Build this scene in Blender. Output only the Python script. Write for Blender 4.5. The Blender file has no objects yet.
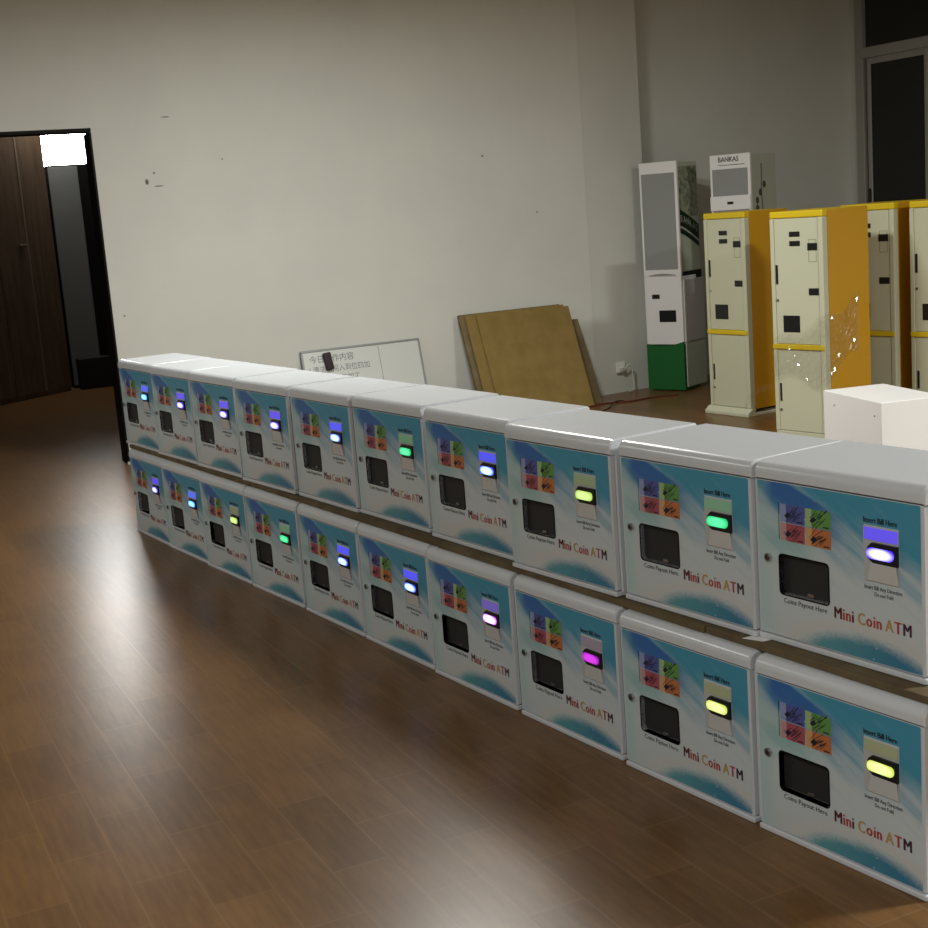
import bpy, bmesh, math, random
from mathutils import Vector, Matrix
random.seed(7)
R = math.radians
scn = bpy.context.scene
col = scn.collection

# ------------------------------------------------------------------ camera
cam_data = bpy.data.cameras.new('camera')
cam = bpy.data.objects.new('camera', cam_data)
col.objects.link(cam)
F, PITCH, ROLL, CAM_H = 1388.06, 0.18244, -0.07570, 1.6064
cam_data.sensor_width = 36
cam_data.lens = F / 928 * 36
cam_data.clip_start = 0.05
sp, cp, sr, cr = math.sin(PITCH), math.cos(PITCH), math.sin(ROLL), math.cos(ROLL)
rt, dn, fw = Vector((1, 0, 0)), Vector((0, -sp, -cp)), Vector((0, cp, -sp))
right = rt * cr - dn * sr
down = rt * sr + dn * cr
m3 = Matrix((right, -down, -fw)).transposed()
cam.matrix_world = Matrix.Translation((0, 0, CAM_H)) @ m3.to_4x4()
scn.camera = cam

# ------------------------------------------------------------------ world, exposure
w = bpy.data.worlds.new('world')
scn.world = w
w.use_nodes = True
w.node_tree.nodes['Background'].inputs[0].default_value = (0.004, 0.004, 0.005, 1)
scn.view_settings.view_transform = 'Standard'
scn.view_settings.look = 'None'
scn.view_settings.exposure = 0.12
scn.view_settings.gamma = 1
scn.cycles.max_bounces = 7
scn.cycles.use_denoising = True

# the wall frame: origin at the foot of the door jamb, x along the long wall, y into the wall
WA = R(24.9)
DW = Vector((math.cos(WA), math.sin(WA), 0))
NW = Vector((math.sin(WA), -math.cos(WA), 0))        # out of the wall into the room
JAMB = Vector((-2.386, 9.666, 0))
WM = Matrix.Translation(JAMB) @ Matrix.Rotation(WA, 4, 'Z')


def W(s, t, z=0.0):
    return JAMB + DW * s + NW * t + Vector((0, 0, z))


LAMP_COL = (0.99, 1.0, 0.94)
# position along / out of the wall, size, power
LAMPS = [(1.1, 3.0, 0.6, 0.6, 110, 'square ceiling lamp above the floor behind the machine rows'),
         (-3.4, 3.2, 0.6, 0.6, 44, 'square ceiling lamp above the open floor before the doorway'),
         (3.6, 8.4, 0.6, 0.6, 260, 'square ceiling lamp above the near right of the room'),
         (-2.7, 9.6, 0.6, 0.6, 85, 'added square fill lamp above the near left of the room'),  # unseen fill, added to brighten the machine fronts
         (0.62, -5.15, 0.3, 0.3, 14, 'small added fill lamp on the corridor ceiling behind the doorway')]  # unseen lamp, added to lift the dark corridor furniture
CEIL = 3.34
for i, (s, t, a, b, pw, _) in enumerate(LAMPS):
    ld = bpy.data.lights.new('tube_light', 'AREA')
    ld.shape = 'RECTANGLE'
    ld.size, ld.size_y, ld.energy, ld.color = a, b, pw, LAMP_COL
    lo = bpy.data.objects.new('tube_light', ld)
    lo.location = W(s, t, CEIL - 0.10)
    lo.rotation_euler = (0, 0, WA)
    col.objects.link(lo)


# ------------------------------------------------------------------ helpers
def mat(name, color, rough=0.5, metal=0.0, spec=0.5, emit=None, estr=0.0, alpha=1.0):
    m = bpy.data.materials.new(name)
    m.use_nodes = True
    b = m.node_tree.nodes['Principled BSDF']
    b.inputs['Base Color'].default_value = (*color, 1)
    b.inputs['Roughness'].default_value = rough
    b.inputs['Metallic'].default_value = metal
    b.inputs['Specular IOR Level'].default_value = spec
    if emit:
        b.inputs['Emission Color'].default_value = (*emit, 1)
        b.inputs['Emission Strength'].default_value = estr
    if alpha < 1:
        b.inputs['Alpha'].default_value = alpha
    return m


class NT:
    """tiny node-graph helper"""
    def __init__(s, m):
        s.m = m
        s.t = m.node_tree
        s.b = s.t.nodes['Principled BSDF']

    def n(s, typ, **kw):
        nd = s.t.nodes.new(typ)
        for k, v in kw.items():
            setattr(nd, k, v)
        return nd

    def l(s, a, b):
        s.t.links.new(a, b)

    def val(s, inp, v):
        if hasattr(v, 'is_linked') or hasattr(v, 'links'):
            s.l(v, inp)
        else:
            inp.default_value = v

    def math(s, op, a, b=0.0, c=None, clamp=False):
        nd = s.n('ShaderNodeMath', operation=op, use_clamp=clamp)
        s.val(nd.inputs[0], a)
        s.val(nd.inputs[1], b)
        if c is not None:
            s.val(nd.inputs[2], c)
        return nd.outputs[0]

    def smooth(s, x, a, b):
        nd = s.n('ShaderNodeMapRange', interpolation_type='SMOOTHSTEP')
        s.val(nd.inputs[0], x)
        nd.inputs[1].default_value = a
        nd.inputs[2].default_value = b
        return nd.outputs[0]

    def mix(s, f, a, b):
        nd = s.n('ShaderNodeMix', data_type='RGBA')
        s.val(nd.inputs[0], f)
        for i, v in ((6, a), (7, b)):
            if isinstance(v, tuple):
                nd.inputs[i].default_value = (*v, 1)
            else:
                s.l(v, nd.inputs[i])
        return nd.outputs[2]

    def noise(s, vec, scale, detail=3, rough=0.5):
        nd = s.n('ShaderNodeTexNoise')
        s.l(vec, nd.inputs['Vector'])
        nd.inputs['Scale'].default_value = scale
        nd.inputs['Detail'].default_value = detail
        nd.inputs['Roughness'].default_value = rough
        return nd.outputs['Fac']

    def coord(s, which='Object', scale=(1, 1, 1), rot=(0, 0, 0)):
        tc = s.n('ShaderNodeTexCoord')
        mp = s.n('ShaderNodeMapping')
        mp.inputs['Scale'].default_value = scale
        mp.inputs['Rotation'].default_value = rot
        s.l(tc.outputs[which], mp.inputs['Vector'])
        return mp.outputs[0]

    def bump(s, h, strength=0.2, dist=0.01):
        nd = s.n('ShaderNodeBump')
        nd.inputs['Strength'].default_value = strength
        nd.inputs['Distance'].default_value = dist
        s.l(h, nd.inputs['Height'])
        s.l(nd.outputs[0], s.b.inputs['Normal'])


class MB:
    """collects shapes in one bmesh; build() links them as one object"""
    def __init__(s):
        s.bm = bmesh.new()

    def _mi(s, faces, mi):
        for f in faces:
            f.material_index = mi

    def box(s, x0, x1, y0, y1, z0, z1, mi=0, bev=0.0, seg=2, M=None):
        r = bmesh.ops.create_cube(s.bm, size=1)
        vs = r['verts']
        for v in vs:
            v.co = Vector(((x0 + x1) / 2 + v.co.x * (x1 - x0), (y0 + y1) / 2 + v.co.y * (y1 - y0), (z0 + z1) / 2 + v.co.z * (z1 - z0)))
        fs = set(f for v in vs for f in v.link_faces)
        s._mi(fs, mi)
        if bev:
            es = set(e for v in vs for e in v.link_edges)
            rr = bmesh.ops.bevel(s.bm, geom=list(es), offset=bev, segments=seg, affect='EDGES', profile=0.5)
            s._mi(rr['faces'], mi)
            vs = list(set(v for f in list(rr['faces']) for v in f.verts) | set(v for v in vs if v.is_valid))
        if M is not None:
            bmesh.ops.transform(s.bm, matrix=M, verts=[v for v in vs if v.is_valid])
        return s

    def prism(s, pts, axis, a, b, mi=0, M=None):
        """closed outline of 2D points, extruded along axis from a to b"""
        def P(p, k):
            if axis == 'x':
                return Vector((k, p[0], p[1]))
            if axis == 'y':
                return Vector((p[0], k, p[1]))
            return Vector((p[0], p[1], k))
        va = [s.bm.verts.new(P(p, a)) for p in pts]
        vb = [s.bm.verts.new(P(p, b)) for p in pts]
        n = len(pts)
        fs = [s.bm.faces.new(va), s.bm.faces.new(vb)]
        for i in range(n):
            fs.append(s.bm.faces.new((va[i], va[(i + 1) % n], vb[(i + 1) % n], vb[i])))
        s._mi(fs, mi)
        if M is not None:
            bmesh.ops.transform(s.bm, matrix=M, verts=va + vb)
        return s

    def poly(s, pts, mi=0):
        f = s.bm.faces.new([s.bm.verts.new(Vector(p)) for p in pts])
        f.material_index = mi
        return s

    def cyl(s, c, r, h, axis='z', seg=20, mi=0, r2=None):
        q = bmesh.ops.create_cone(s.bm, cap_ends=True, segments=seg, radius1=r, radius2=r if r2 is None else r2, depth=h)
        vs = q['verts']
        rot = {'z': Matrix(), 'x': Matrix.Rotation(R(90), 4, 'Y'), 'y': Matrix.Rotation(R(90), 4, 'X')}[axis]
        bmesh.ops.transform(s.bm, matrix=Matrix.Translation(c) @ rot, verts=vs)
        s._mi(set(f for v in vs for f in v.link_faces), mi)
        return s

    def plate(s, outline, holes, y0, y1, mi=0):
        """slab in the xz plane with holes, thickness y0..y1"""
        for y in (y0, y1):
            edges = []
            for loop in [outline] + holes:
                vs = [s.bm.verts.new((p[0], y, p[1])) for p in loop]
                edges += [s.bm.edges.new((vs[i], vs[(i + 1) % len(vs)])) for i in range(len(vs))]
            r = bmesh.ops.triangle_fill(s.bm, use_beauty=True, use_dissolve=False, edges=edges)
            s._mi([g for g in r['geom'] if isinstance(g, bmesh.types.BMFace)], mi)
            if y == y1 and y0 == y1:
                break
        if y0 != y1:
            for loop in [outline] + holes:
                n = len(loop)
                a = [s.bm.verts.new((p[0], y0, p[1])) for p in loop]
                b = [s.bm.verts.new((p[0], y1, p[1])) for p in loop]
                for i in range(n):
                    f = s.bm.faces.new((a[i], a[(i + 1) % n], b[(i + 1) % n], b[i]))
                    f.material_index = mi
        return s

    def text(s, body, x, z, size, sx=1.0, bold=0.0, y=0.0, mi=0, align='LEFT', rot=0.0, space=1.0):
        """lettering in the xz plane, facing -y; (x, z) is the baseline start"""
        cu = bpy.data.curves.new('t', 'FONT')
        cu.body = body
        cu.size = size
        cu.align_x = align
        cu.offset = bold
        cu.space_character = space
        cu.resolution_u = 2
        o = bpy.data.objects.new('t', cu)
        col.objects.link(o)
        dg = bpy.context.evaluated_depsgraph_get()
        me = bpy.data.meshes.new_from_object(o.evaluated_get(dg))
        n0 = len(s.bm.verts)
        f0 = len(s.bm.faces)
        s.bm.from_mesh(me)
        s.bm.verts.ensure_lookup_table()
        s.bm.faces.ensure_lookup_table()
        wmax = 0.0
        for v in s.bm.verts[n0:]:
            wmax = max(wmax, v.co.x * sx)
            px, pz = v.co.x * sx, v.co.y
            v.co = Vector((x + px * math.cos(rot) - pz * math.sin(rot), y, z + px * math.sin(rot) + pz * math.cos(rot)))
        for f in s.bm.faces[f0:]:
            f.material_index = mi
        bpy.data.objects.remove(o)
        bpy.data.curves.remove(cu)
        bpy.data.meshes.remove(me)
        return wmax

    def build(s, name, mats, parent=None, smooth=False, uv=None, M=None, fixn=True):
        if fixn:
            bmesh.ops.recalc_face_normals(s.bm, faces=s.bm.faces)
        if uv:
            L = s.bm.loops.layers.uv.new('uv')
            for f in s.bm.faces:
                for lp in f.loops:
                    lp[L].uv = uv(lp.vert.co)
        me = bpy.data.meshes.new(name)
        s.bm.to_mesh(me)
        s.bm.free()
        for m in (mats if isinstance(mats, (list, tuple)) else [mats]):
            me.materials.append(m)
        if smooth:
            for p in me.polygons:
                p.use_smooth = True
            try:
                me.set_sharp_from_angle(angle=R(35))
            except Exception:
                pass
        o = bpy.data.objects.new(name, me)
        col.objects.link(o)
        if parent is not None:
            o.parent = parent
        if M is not None:
            o.matrix_local = M
        return o


def tag(o, label=None, cat=None, group=None, kind=None):
    if label:
        o['label'] = label
    if cat:
        o['category'] = cat
    if group:
        o['group'] = group
    if kind:
        o['kind'] = kind
    return o


def empty(name, loc, rz=0.0, label=None, cat=None, group=None):
    o = bpy.data.objects.new(name, None)
    o.empty_display_size = 0.1
    o.location = loc
    o.rotation_euler = (0, 0, rz)
    col.objects.link(o)
    return tag(o, label, cat, group)


def copy_tree(o, parent=None):
    c = o.copy()
    col.objects.link(c)
    c.parent = parent
    for ch in list(o.children):
        copy_tree(ch, c)
    return c


def rrect(x0, x1, z0, z1, r, n=4):
    pts = []
    for cx, cz, a0 in ((x1 - r, z1 - r, 0), (x0 + r, z1 - r, 90), (x0 + r, z0 + r, 180), (x1 - r, z0 + r, 270)):
        for k in range(n + 1):
            a = R(a0 + 90 * k / n)
            pts.append((cx + r * math.cos(a), cz + r * math.sin(a)))
    return pts


# ------------------------------------------------------------------ materials
def wall_paint():
    m = mat('wall_paint', (0.60, 0.61, 0.56), 0.85, spec=0.2)
    g = NT(m)
    v = g.coord('Object')
    n1 = g.noise(v, 0.9, 4, 0.6)
    n2 = g.noise(v, 14, 3, 0.6)
    c = g.mix(g.smooth(n1, 0.3, 0.7), (0.62, 0.63, 0.59), (0.67, 0.68, 0.635))
    vor = g.n('ShaderNodeTexVoronoi')
    vor.inputs['Scale'].default_value = 2.3
    g.l(v, vor.inputs['Vector'])
    spot = g.math('LESS_THAN', vor.outputs['Distance'], 0.018)
    c = g.mix(g.math('MULTIPLY', spot, 0.7), c, (0.2, 0.19, 0.17))
    sx = g.n('ShaderNodeSeparateXYZ')
    g.l(v, sx.inputs[0])
    for (px, pz, rx, rz) in [(0.382, 1.94, 0.013, 0.02), (0.438, 1.998, 0.008, 0.007), (0.462, 1.908, 0.035, 0.004), (0.12, 1.04, 0.009, 0.005), (2.98, 1.982, 0.008, 0.007), (0.558, 2.372, 0.03, 0.004), (0.931, 2.067, 0.006, 0.006), (3.429, 1.526, 0.01, 0.005)]:      # chips and scuffs in the plaster
        ex = g.math('DIVIDE', g.math('SUBTRACT', sx.outputs[0], px), rx)
        ez = g.math('DIVIDE', g.math('SUBTRACT', sx.outputs[2], pz), rz)
        e2 = g.math('ADD', g.math('MULTIPLY', ex, ex), g.math('MULTIPLY', ez, ez))
        c = g.mix(g.smooth(e2, 1.3, 0.5), c, (0.16, 0.15, 0.13))
    sm = g.smooth(g.noise(g.coord('Object', (1, 1, 3)), 3.5, 5, 0.7), 0.66, 0.78)
    c = g.mix(g.math('MULTIPLY', sm, 0.25), c, (0.42, 0.42, 0.38))
    g.l(c, g.b.inputs['Base Color'])
    g.bump(n2, 0.15, 0.004)
    return m


def floor_wood():
    m = mat('floor_wood', (0.2, 0.1, 0.05), 0.3)
    g = NT(m)
    tc = g.coord('Object', (1, 1, 1), (0, 0, R(90)))
    br = g.n('ShaderNodeTexBrick')
    br.offset = 0.5
    br.inputs['Color1'].default_value = (0, 0, 0, 1)
    br.inputs['Color2'].default_value = (1, 1, 1, 1)
    br.inputs['Mortar'].default_value = (0.5, 0.5, 0.5, 1)
    br.inputs['Scale'].default_value = 1
    br.inputs['Mortar Size'].default_value = 0.003
    br.inputs['Brick Width'].default_value = 0.46
    br.inputs['Row Height'].default_value = 0.152
    g.l(tc, br.inputs['Vector'])
    grain = g.noise(g.coord('Object', (14, 1.2, 1)), 4, 5, 0.65)
    blot = g.noise(g.coord('Object'), 2.1, 4, 0.6)
    tone = g.math('ADD', g.math('MULTIPLY', br.outputs['Color'], 0.18), g.math('MULTIPLY', grain, 0.75))
    tone = g.math('ADD', tone, g.math('MULTIPLY', blot, 0.5))
    c = g.mix(g.smooth(tone, 0.35, 1.15), (0.108, 0.052, 0.018), (0.225, 0.115, 0.038))
    c = g.mix(g.math('MULTIPLY', br.outputs['Fac'], 0.3), c, (0.27, 0.17, 0.09))
    g.l(c, g.b.inputs['Base Color'])
    rg = g.math('ADD', 0.27, g.math('MULTIPLY', blot, 0.04))
    g.b.inputs['Specular IOR Level'].default_value = 0.24
    g.l(rg, g.b.inputs['Roughness'])
    return m


WALL = wall_paint()
FLOOR = floor_wood()
CEILM = mat('ceiling_paint', (0.55, 0.52, 0.46), 0.9)
BLACKP = mat('black_paint', (0.006, 0.006, 0.006), 0.6, spec=0.15)
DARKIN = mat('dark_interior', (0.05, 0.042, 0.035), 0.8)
ALU = mat('grey_aluminium', (0.42, 0.41, 0.38), 0.45, metal=0.35)
NIGHT = mat('night_glass', (0.010, 0.010, 0.010), 0.12, spec=0.5)
WHITE = mat('white_powder_coat', (0.64, 0.67, 0.72), 0.24, spec=0.5)
WHITE2 = mat('white_cabinet_paint', (0.86, 0.86, 0.87), 0.4)
SEAM = mat('dark_seam', (0.02, 0.02, 0.022), 0.6)
CREAM = mat('cream_powder_coat', (0.57, 0.58, 0.43), 0.4)
YELLOW = mat('yellow_paint', (0.72, 0.52, 0.01), 0.4)
ORANGE = mat('orange_yellow_paint', (0.60, 0.31, 0.005), 0.38)
SLOT = mat('black_plastic', (0.008, 0.008, 0.009), 0.35)
STEEL = mat('bright_steel', (0.55, 0.55, 0.56), 0.25, metal=1.0)
GREEN = mat('green_paint', (0.012, 0.13, 0.03), 0.4)
KGREY = mat('kiosk_side_grey', (0.60, 0.64, 0.53), 0.5)
KDARK = mat('kiosk_lightbox_glass', (0.30, 0.31, 0.31), 0.25)
KBAND = mat('dark_green_band', (0.006, 0.03, 0.014), 0.4)
INKG = mat('pale_lettering', (0.45, 0.5, 0.42), 0.6)
INK = mat('printed_ink', (0.012, 0.015, 0.03), 0.5)
BLACKW = mat('payout_recess', (0.0022, 0.0022, 0.0025), 0.5, spec=0.08)
BOARD = None


def cardboard(name, c1, c2):
    m = mat(name, c1, 0.85, spec=0.15)
    g = NT(m)
    n = g.noise(g.coord('Object', (1, 1, 1)), 6, 4, 0.6)
    g.l(g.mix(g.smooth(n, 0.3, 0.7), c1, c2), g.b.inputs['Base Color'])
    g.bump(g.noise(g.coord('Object', (60, 60, 2)), 3, 2), 0.1, 0.003)
    return m


CARD = cardboard('brown_cardboard', (0.21, 0.145, 0.045), (0.26, 0.18, 0.062))
CARD2 = cardboard('worn_cardboard', (0.14, 0.105, 0.055), (0.22, 0.17, 0.09))


def art_material():
    m = mat('printed_front_artwork', (0.5, 0.6, 0.6), 0.35)
    g = NT(m)
    tc = g.n('ShaderNodeTexCoord')
    sep = g.n('ShaderNodeSeparateXYZ')
    g.l(tc.outputs['UV'], sep.inputs[0])
    u, v = sep.outputs[0], sep.outputs[1]
    pale, grey = (0.54, 0.66, 0.70), (0.58, 0.64, 0.68)
    teal, deep, blue = (0.06, 0.31, 0.47), (0.015, 0.16, 0.32), (0.03, 0.14, 0.44)
    # streaky rays running down to the right
    stm = g.n('ShaderNodeMapping')
    st0 = g.n('ShaderNodeMapping')
    st0.inputs['Rotation'].default_value = (0, 0, R(36))
    g.l(tc.outputs['UV'], st0.inputs['Vector'])
    stm.inputs['Scale'].default_value = (0.8, 5.5, 1)
    g.l(st0.outputs[0], stm.inputs['Vector'])
    rays = g.noise(stm.outputs[0], 2.2, 4, 0.55)
    fine = g.noise(tc.outputs['UV'], 60, 2, 0.7)
    # h: how high above the teal/pale border, the border falls from left-middle to right-low
    h = g.math('ADD', v, g.math('MULTIPLY', u, 0.30))
    h = g.math('ADD', h, g.math('MULTIPLY', g.math('SUBTRACT', rays, 0.5), 0.75))
    base = g.mix(g.smooth(h, 0.62, 1.12), grey, teal)
    base = g.mix(g.smooth(v, 0.28, 0.05), base, (0.56, 0.60, 0.63))
    # pale left edge
    le = g.math('MULTIPLY', g.smooth(u, 0.14, 0.0), g.smooth(v, 0.97, 0.80))
    base = g.mix(g.math('MULTIPLY', le, 0.75), base, (0.42, 0.60, 0.62))
    # greenish tint in the middle
    gc = g.math('MULTIPLY', g.smooth(g.math('ABSOLUTE', g.math('SUBTRACT', u, 0.22)), 0.28, 0.0),
                g.smooth(g.math('ABSOLUTE', g.math('SUBTRACT', v, 0.66)), 0.2, 0.0))
    base = g.mix(g.math('MULTIPLY', gc, 0.55), base, (0.10, 0.42, 0.40))
    # blue beam from the top left corner
    ln = g.math('SUBTRACT', g.math('SUBTRACT', 1.10, g.math('MULTIPLY', u, 0.44)), v)
    wd = g.math('ADD', 0.10, g.math('MULTIPLY', u, 0.02))
    beam = g.math('MULTIPLY', g.math('MULTIPLY', g.smooth(ln, 0.0, 0.03), g.smooth(ln, 0.27, 0.12)), g.smooth(u, 0.60, 0.36))
    beam = g.math('MULTIPLY', beam, g.smooth(u, 0.02, 0.12))
    base = g.mix(g.math('MULTIPLY', beam, 0.95), base, blue)
    # dome at the bottom with a pale halo
    du = g.math('DIVIDE', g.math('SUBTRACT', u, 0.66), 0.54)
    dv = g.math('DIVIDE', g.math('SUBTRACT', v, -0.25), 0.43)
    d = g.math('SQRT', g.math('ADD', g.math('MULTIPLY', du, du), g.math('MULTIPLY', dv, dv)))
    dn_ = g.math('ADD', d, g.math('MULTIPLY', g.math('SUBTRACT', fine, 0.5), 0.12))
    dn_ = g.math('ADD', dn_, g.math('MULTIPLY', g.math('SUBTRACT', rays, 0.5), 0.15))
    halo = g.math('MULTIPLY', g.smooth(d, 0.98, 1.08), g.smooth(d, 1.25, 1.08))
    base = g.mix(g.math('MULTIPLY', halo, 0.5), base, (0.62, 0.60, 0.57))
    dome = g.mix(g.smooth(u, 0.35, 0.95), (0.10, 0.32, 0.38), (0.04, 0.20, 0.34))
    base = g.mix(g.smooth(dn_, 1.06, 0.86), base, dome)
    vor = g.n('ShaderNodeTexVoronoi')
    vor.inputs['Scale'].default_value = 16
    g.l(tc.outputs['UV'], vor.inputs['Vector'])
    spk = g.smooth(vor.outputs['Distance'], 0.13, 0.05)
    spk = g.math('MULTIPLY', spk, g.math('GREATER_THAN', g.noise(tc.outputs['UV'], 7, 2), 0.56))
    base = g.mix(g.math('MULTIPLY', spk, 0.45), base, (0.7, 0.8, 0.8))
    g.l(base, g.b.inputs['Base Color'])
    return m


ART = art_material()

# ------------------------------------------------------------------ structure
S0, S1, T1 = -6.0, 6.87, 12.6            # left wall, right wall, rear wall (wall frame)
BR0, BR1, BT = -2.4, 1.9, 6.5            # the room behind the doorway
DOOR_W, DOOR_H = 1.7, 2.32


def wbox(name, boxes, m, kind='structure', M=WM):
    b = MB()
    for q in boxes:
        b.box(*q)
    o = b.build(name, m)
    o.matrix_world = M
    return tag(o, kind=kind)


wbox('floor', [(S0 - 0.3, S1 + 0.3, -T1 - 0.3, BT + 0.3, -0.12, 0)], FLOOR)
wbox('ceiling', [(S0 - 0.3, S1 + 0.3, -T1 - 0.3, BT + 0.3, CEIL, CEIL + 0.1)], CEILM)
EDGE = 3.884
# the long back wall with the doorway, then the recessed stretch
wbox('wall_back', [(S0, -DOOR_W, 0, 0.2, 0, CEIL), (-DOOR_W, 0.04, 0, 0.2, DOOR_H, CEIL), (0.04, EDGE, 0, 0.2, 0, CEIL)], WALL)
b = MB()
b.prism([(EDGE - 0.01, 0.004), (EDGE + 0.595, 0.044 + 0.035), (EDGE + 0.595, 0.42), (EDGE - 0.01, 0.42)], 'z', 0, CEIL)
o = b.build('wall_column', WALL)
o.matrix_world = WM
tag(o, kind='structure')
wbox('wall_recess', [(EDGE, S1 + 0.2, 0.32, 0.5, 0, CEIL)], WALL)
# right wall with a tall glazed opening
wbox('wall_right', [(S1, S1 + 0.2, 0.22, 0.5, 0, CEIL), (S1, S1 + 0.2, -T1, -3.2, 0, CEIL), (S1, S1 + 0.2, -3.2, 0.22, 3.2, CEIL)], WALL)
wbox('wall_left', [(S0 - 0.2, S0, -T1, 0.2, 0, CEIL)], WALL)
wbox('wall_rear', [(S0 - 0.2, S1 + 0.2, -T1 - 0.2, -T1, 0, CEIL)], WALL)
wbox('wall_corridor', [(BR1, BR1 + 0.15, 0.2, BT, 0, CEIL), (BR0 - 0.15, BR0, 0.2, BT, 0, CEIL),
                       (BR0, 0.62, BT, BT + 0.15, 0, CEIL), (0.62, BR1, BT, BT + 0.15, 0, 2.38), (1.42, BR1, BT, BT + 0.15, 2.38, CEIL),
                       (0.62, 1.42, BT, BT + 0.15, 2.96, CEIL)], DARKIN)
# baseboard on the column stretch: thin dark paint line where wall meets floor
wbox('baseboard_back', [(0.02, EDGE, -0.006, 0, 0, 0.02)], mat('skirting', (0.40, 0.41, 0.38), 0.7))

# door frame: black steel
d = MB()
d.box(-DOOR_W, 0.04, -0.003, 0.205, DOOR_H - 0.022, DOOR_H)
d.box(0.026, 0.04, -0.004, 0.21, 0, DOOR_H - 0.03)
d.box(-DOOR_W, -DOOR_W + 0.045, -0.004, 0.21, 0, DOOR_H - 0.03)
o = d.build('door_1', BLACKP)
o.matrix_world = WM
tag(o, kind='structure')

# lit window high up at the end of the corridor
LITW = mat('lit_window_glass', (0.8, 0.8, 0.8), 0.4, emit=(1.0, 0.99, 0.97), estr=48.0)
win = empty('window_1', (0, 0, 0))
win.matrix_world = WM
tag(win, kind='structure')
MB().box(0.62, 1.42, BT + 0.05, BT + 0.07, 2.38, 2.96).build('lit_pane', LITW, win)
b = MB()
b.box(0.62, 1.42, BT - 0.03, BT + 0.05, 2.375, 2.395)
b.box(0.60, 0.62, BT - 0.01, BT + 0.05, 2.38, 2.96)
b.box(1.42, 1.44, BT - 0.01, BT + 0.05, 2.38, 2.96)
b.build('window_ledge', WHITE2, win)

# glazed sliding door unit in the right wall; x = S1 plane, y runs along it
win2 = empty('window_2', (0, 0, 0))
win2.matrix_world = WM
tag(win2, kind='structure')
b = MB()
x0, x1 = S1 - 0.02, S1 + 0.08
y_hi, y_lo = 0.215, -3.2        # far side .. near side
b.box(x0, x1, y_hi - 0.10, y_hi, 0, 3.2, bev=0.004)
b.box(x0, x1, y_lo, y_lo + 0.06, 0, 3.2, bev=0.004)
b.box(x0, x1, y_lo, y_hi - 0.10, 3.14, 3.2, bev=0.004)
b.box(x0 - 0.01, x1, y_lo + 0.06, y_hi - 0.06, 2.63, 2.72, bev=0.006)
b.box(x0, x1, y_lo + 0.06, y_hi - 0.10, 0, 0.06)
b.build('outer_frame', ALU, win2)
for k in range(4):
    ya = y_hi - 0.125 - k * 0.78
    yb = ya - 0.74
    b = MB()
    xx0, xx1 = (S1, S1 + 0.035) if k % 2 == 0 else (S1 + 0.036, S1 + 0.07)
    b.box(xx0, xx1, ya - 0.045, ya, 0.06, 2.63, bev=0.006)
    b.box(xx0, xx1, yb, yb + 0.045, 0.06, 2.63, bev=0.006)
    b.box(xx0, xx1, yb + 0.045, ya - 0.045, 2.575, 2.63)
    b.box(xx0, xx1, yb + 0.045, ya - 0.045, 0.06, 0.16)
    s_ = b.build('sash', ALU, win2)
    MB().box(xx0 + 0.012, xx0 + 0.018, yb + 0.045, ya - 0.045, 0.16, 2.575).build('pane', NIGHT, s_)
    if k == 0:
        MB().box(xx0 - 0.012, xx0, ya - 0.034, ya - 0.012, 1.25, 1.5, bev=0.003).build('latch', SLOT, s_)
MB().box(S1 + 0.02, S1 + 0.03, y_lo + 0.06, y_hi - 0.10, 2.72, 3.14).build('upper_pane', NIGHT, win2)

# ceiling lamps and added fill lamps (hold the tube lights)
HOUS = mat('lamp_housing', (0.7, 0.7, 0.7), 0.5)
for i, (s, t, a, bb, pw, lb) in enumerate(LAMPS):
    e = empty('ceiling_lamp', W(s, t, CEIL), WA)
    tag(e, lb, 'lamp', 'square lamps on the ceiling')
    MB().box(-a / 2 - 0.03, a / 2 + 0.03, -bb / 2 - 0.03, bb / 2 + 0.03, -0.09, 0, bev=0.008).build('housing', HOUS, e)

# ------------------------------------------------------------------ corridor furniture
WOODB = mat('brown_veneer', (0.11, 0.062, 0.04), 0.38)
g = NT(WOODB)
n = g.noise(g.coord('Object', (8, 8, 0.6)), 3, 4, 0.6)
g.l(g.mix(g.smooth(n, 0.3, 0.7), (0.10, 0.066, 0.042), (0.16, 0.105, 0.068)), g.b.inputs['Base Color'])
VEDGE = mat('pale_veneer_edge', (0.22, 0.17, 0.12), 0.4)
A_, B_ = Vector((-4.10, 14.76, 0)), Vector((-4.95, 13.17, 0))
ang = math.atan2((A_ - B_).y, (A_ - B_).x)
wl = (A_ - B_).length
wr = empty('tall_wardrobe', B_, ang, 'tall dark brown wooden wardrobe with plain doors seen through the doorway', 'wardrobe')
MB().box(0, wl, 0.02, 0.5, 0, 3.0).build('carcass', WOODB, wr)
xs = [0.0, wl * 0.28, wl * 0.56, wl * 0.80, wl]
for k in range(4):
    dr = MB().box(xs[k] + 0.004, xs[k + 1] - 0.004, 0, 0.018, 0.05, 2.98, bev=0.003).build('door', WOODB, wr)
    if k == 2:
        MB().box(xs[k + 1] - 0.14, xs[k + 1] - 0.06, -0.03, 0, 1.55, 1.565, bev=0.004).build('handle', STEEL, dr)
        MB().box(xs[k + 1] - 0.03, xs[k + 1] - 0.005, -0.004, 0, 0.05, 2.98).build('edge_strip', VEDGE, dr)

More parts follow.
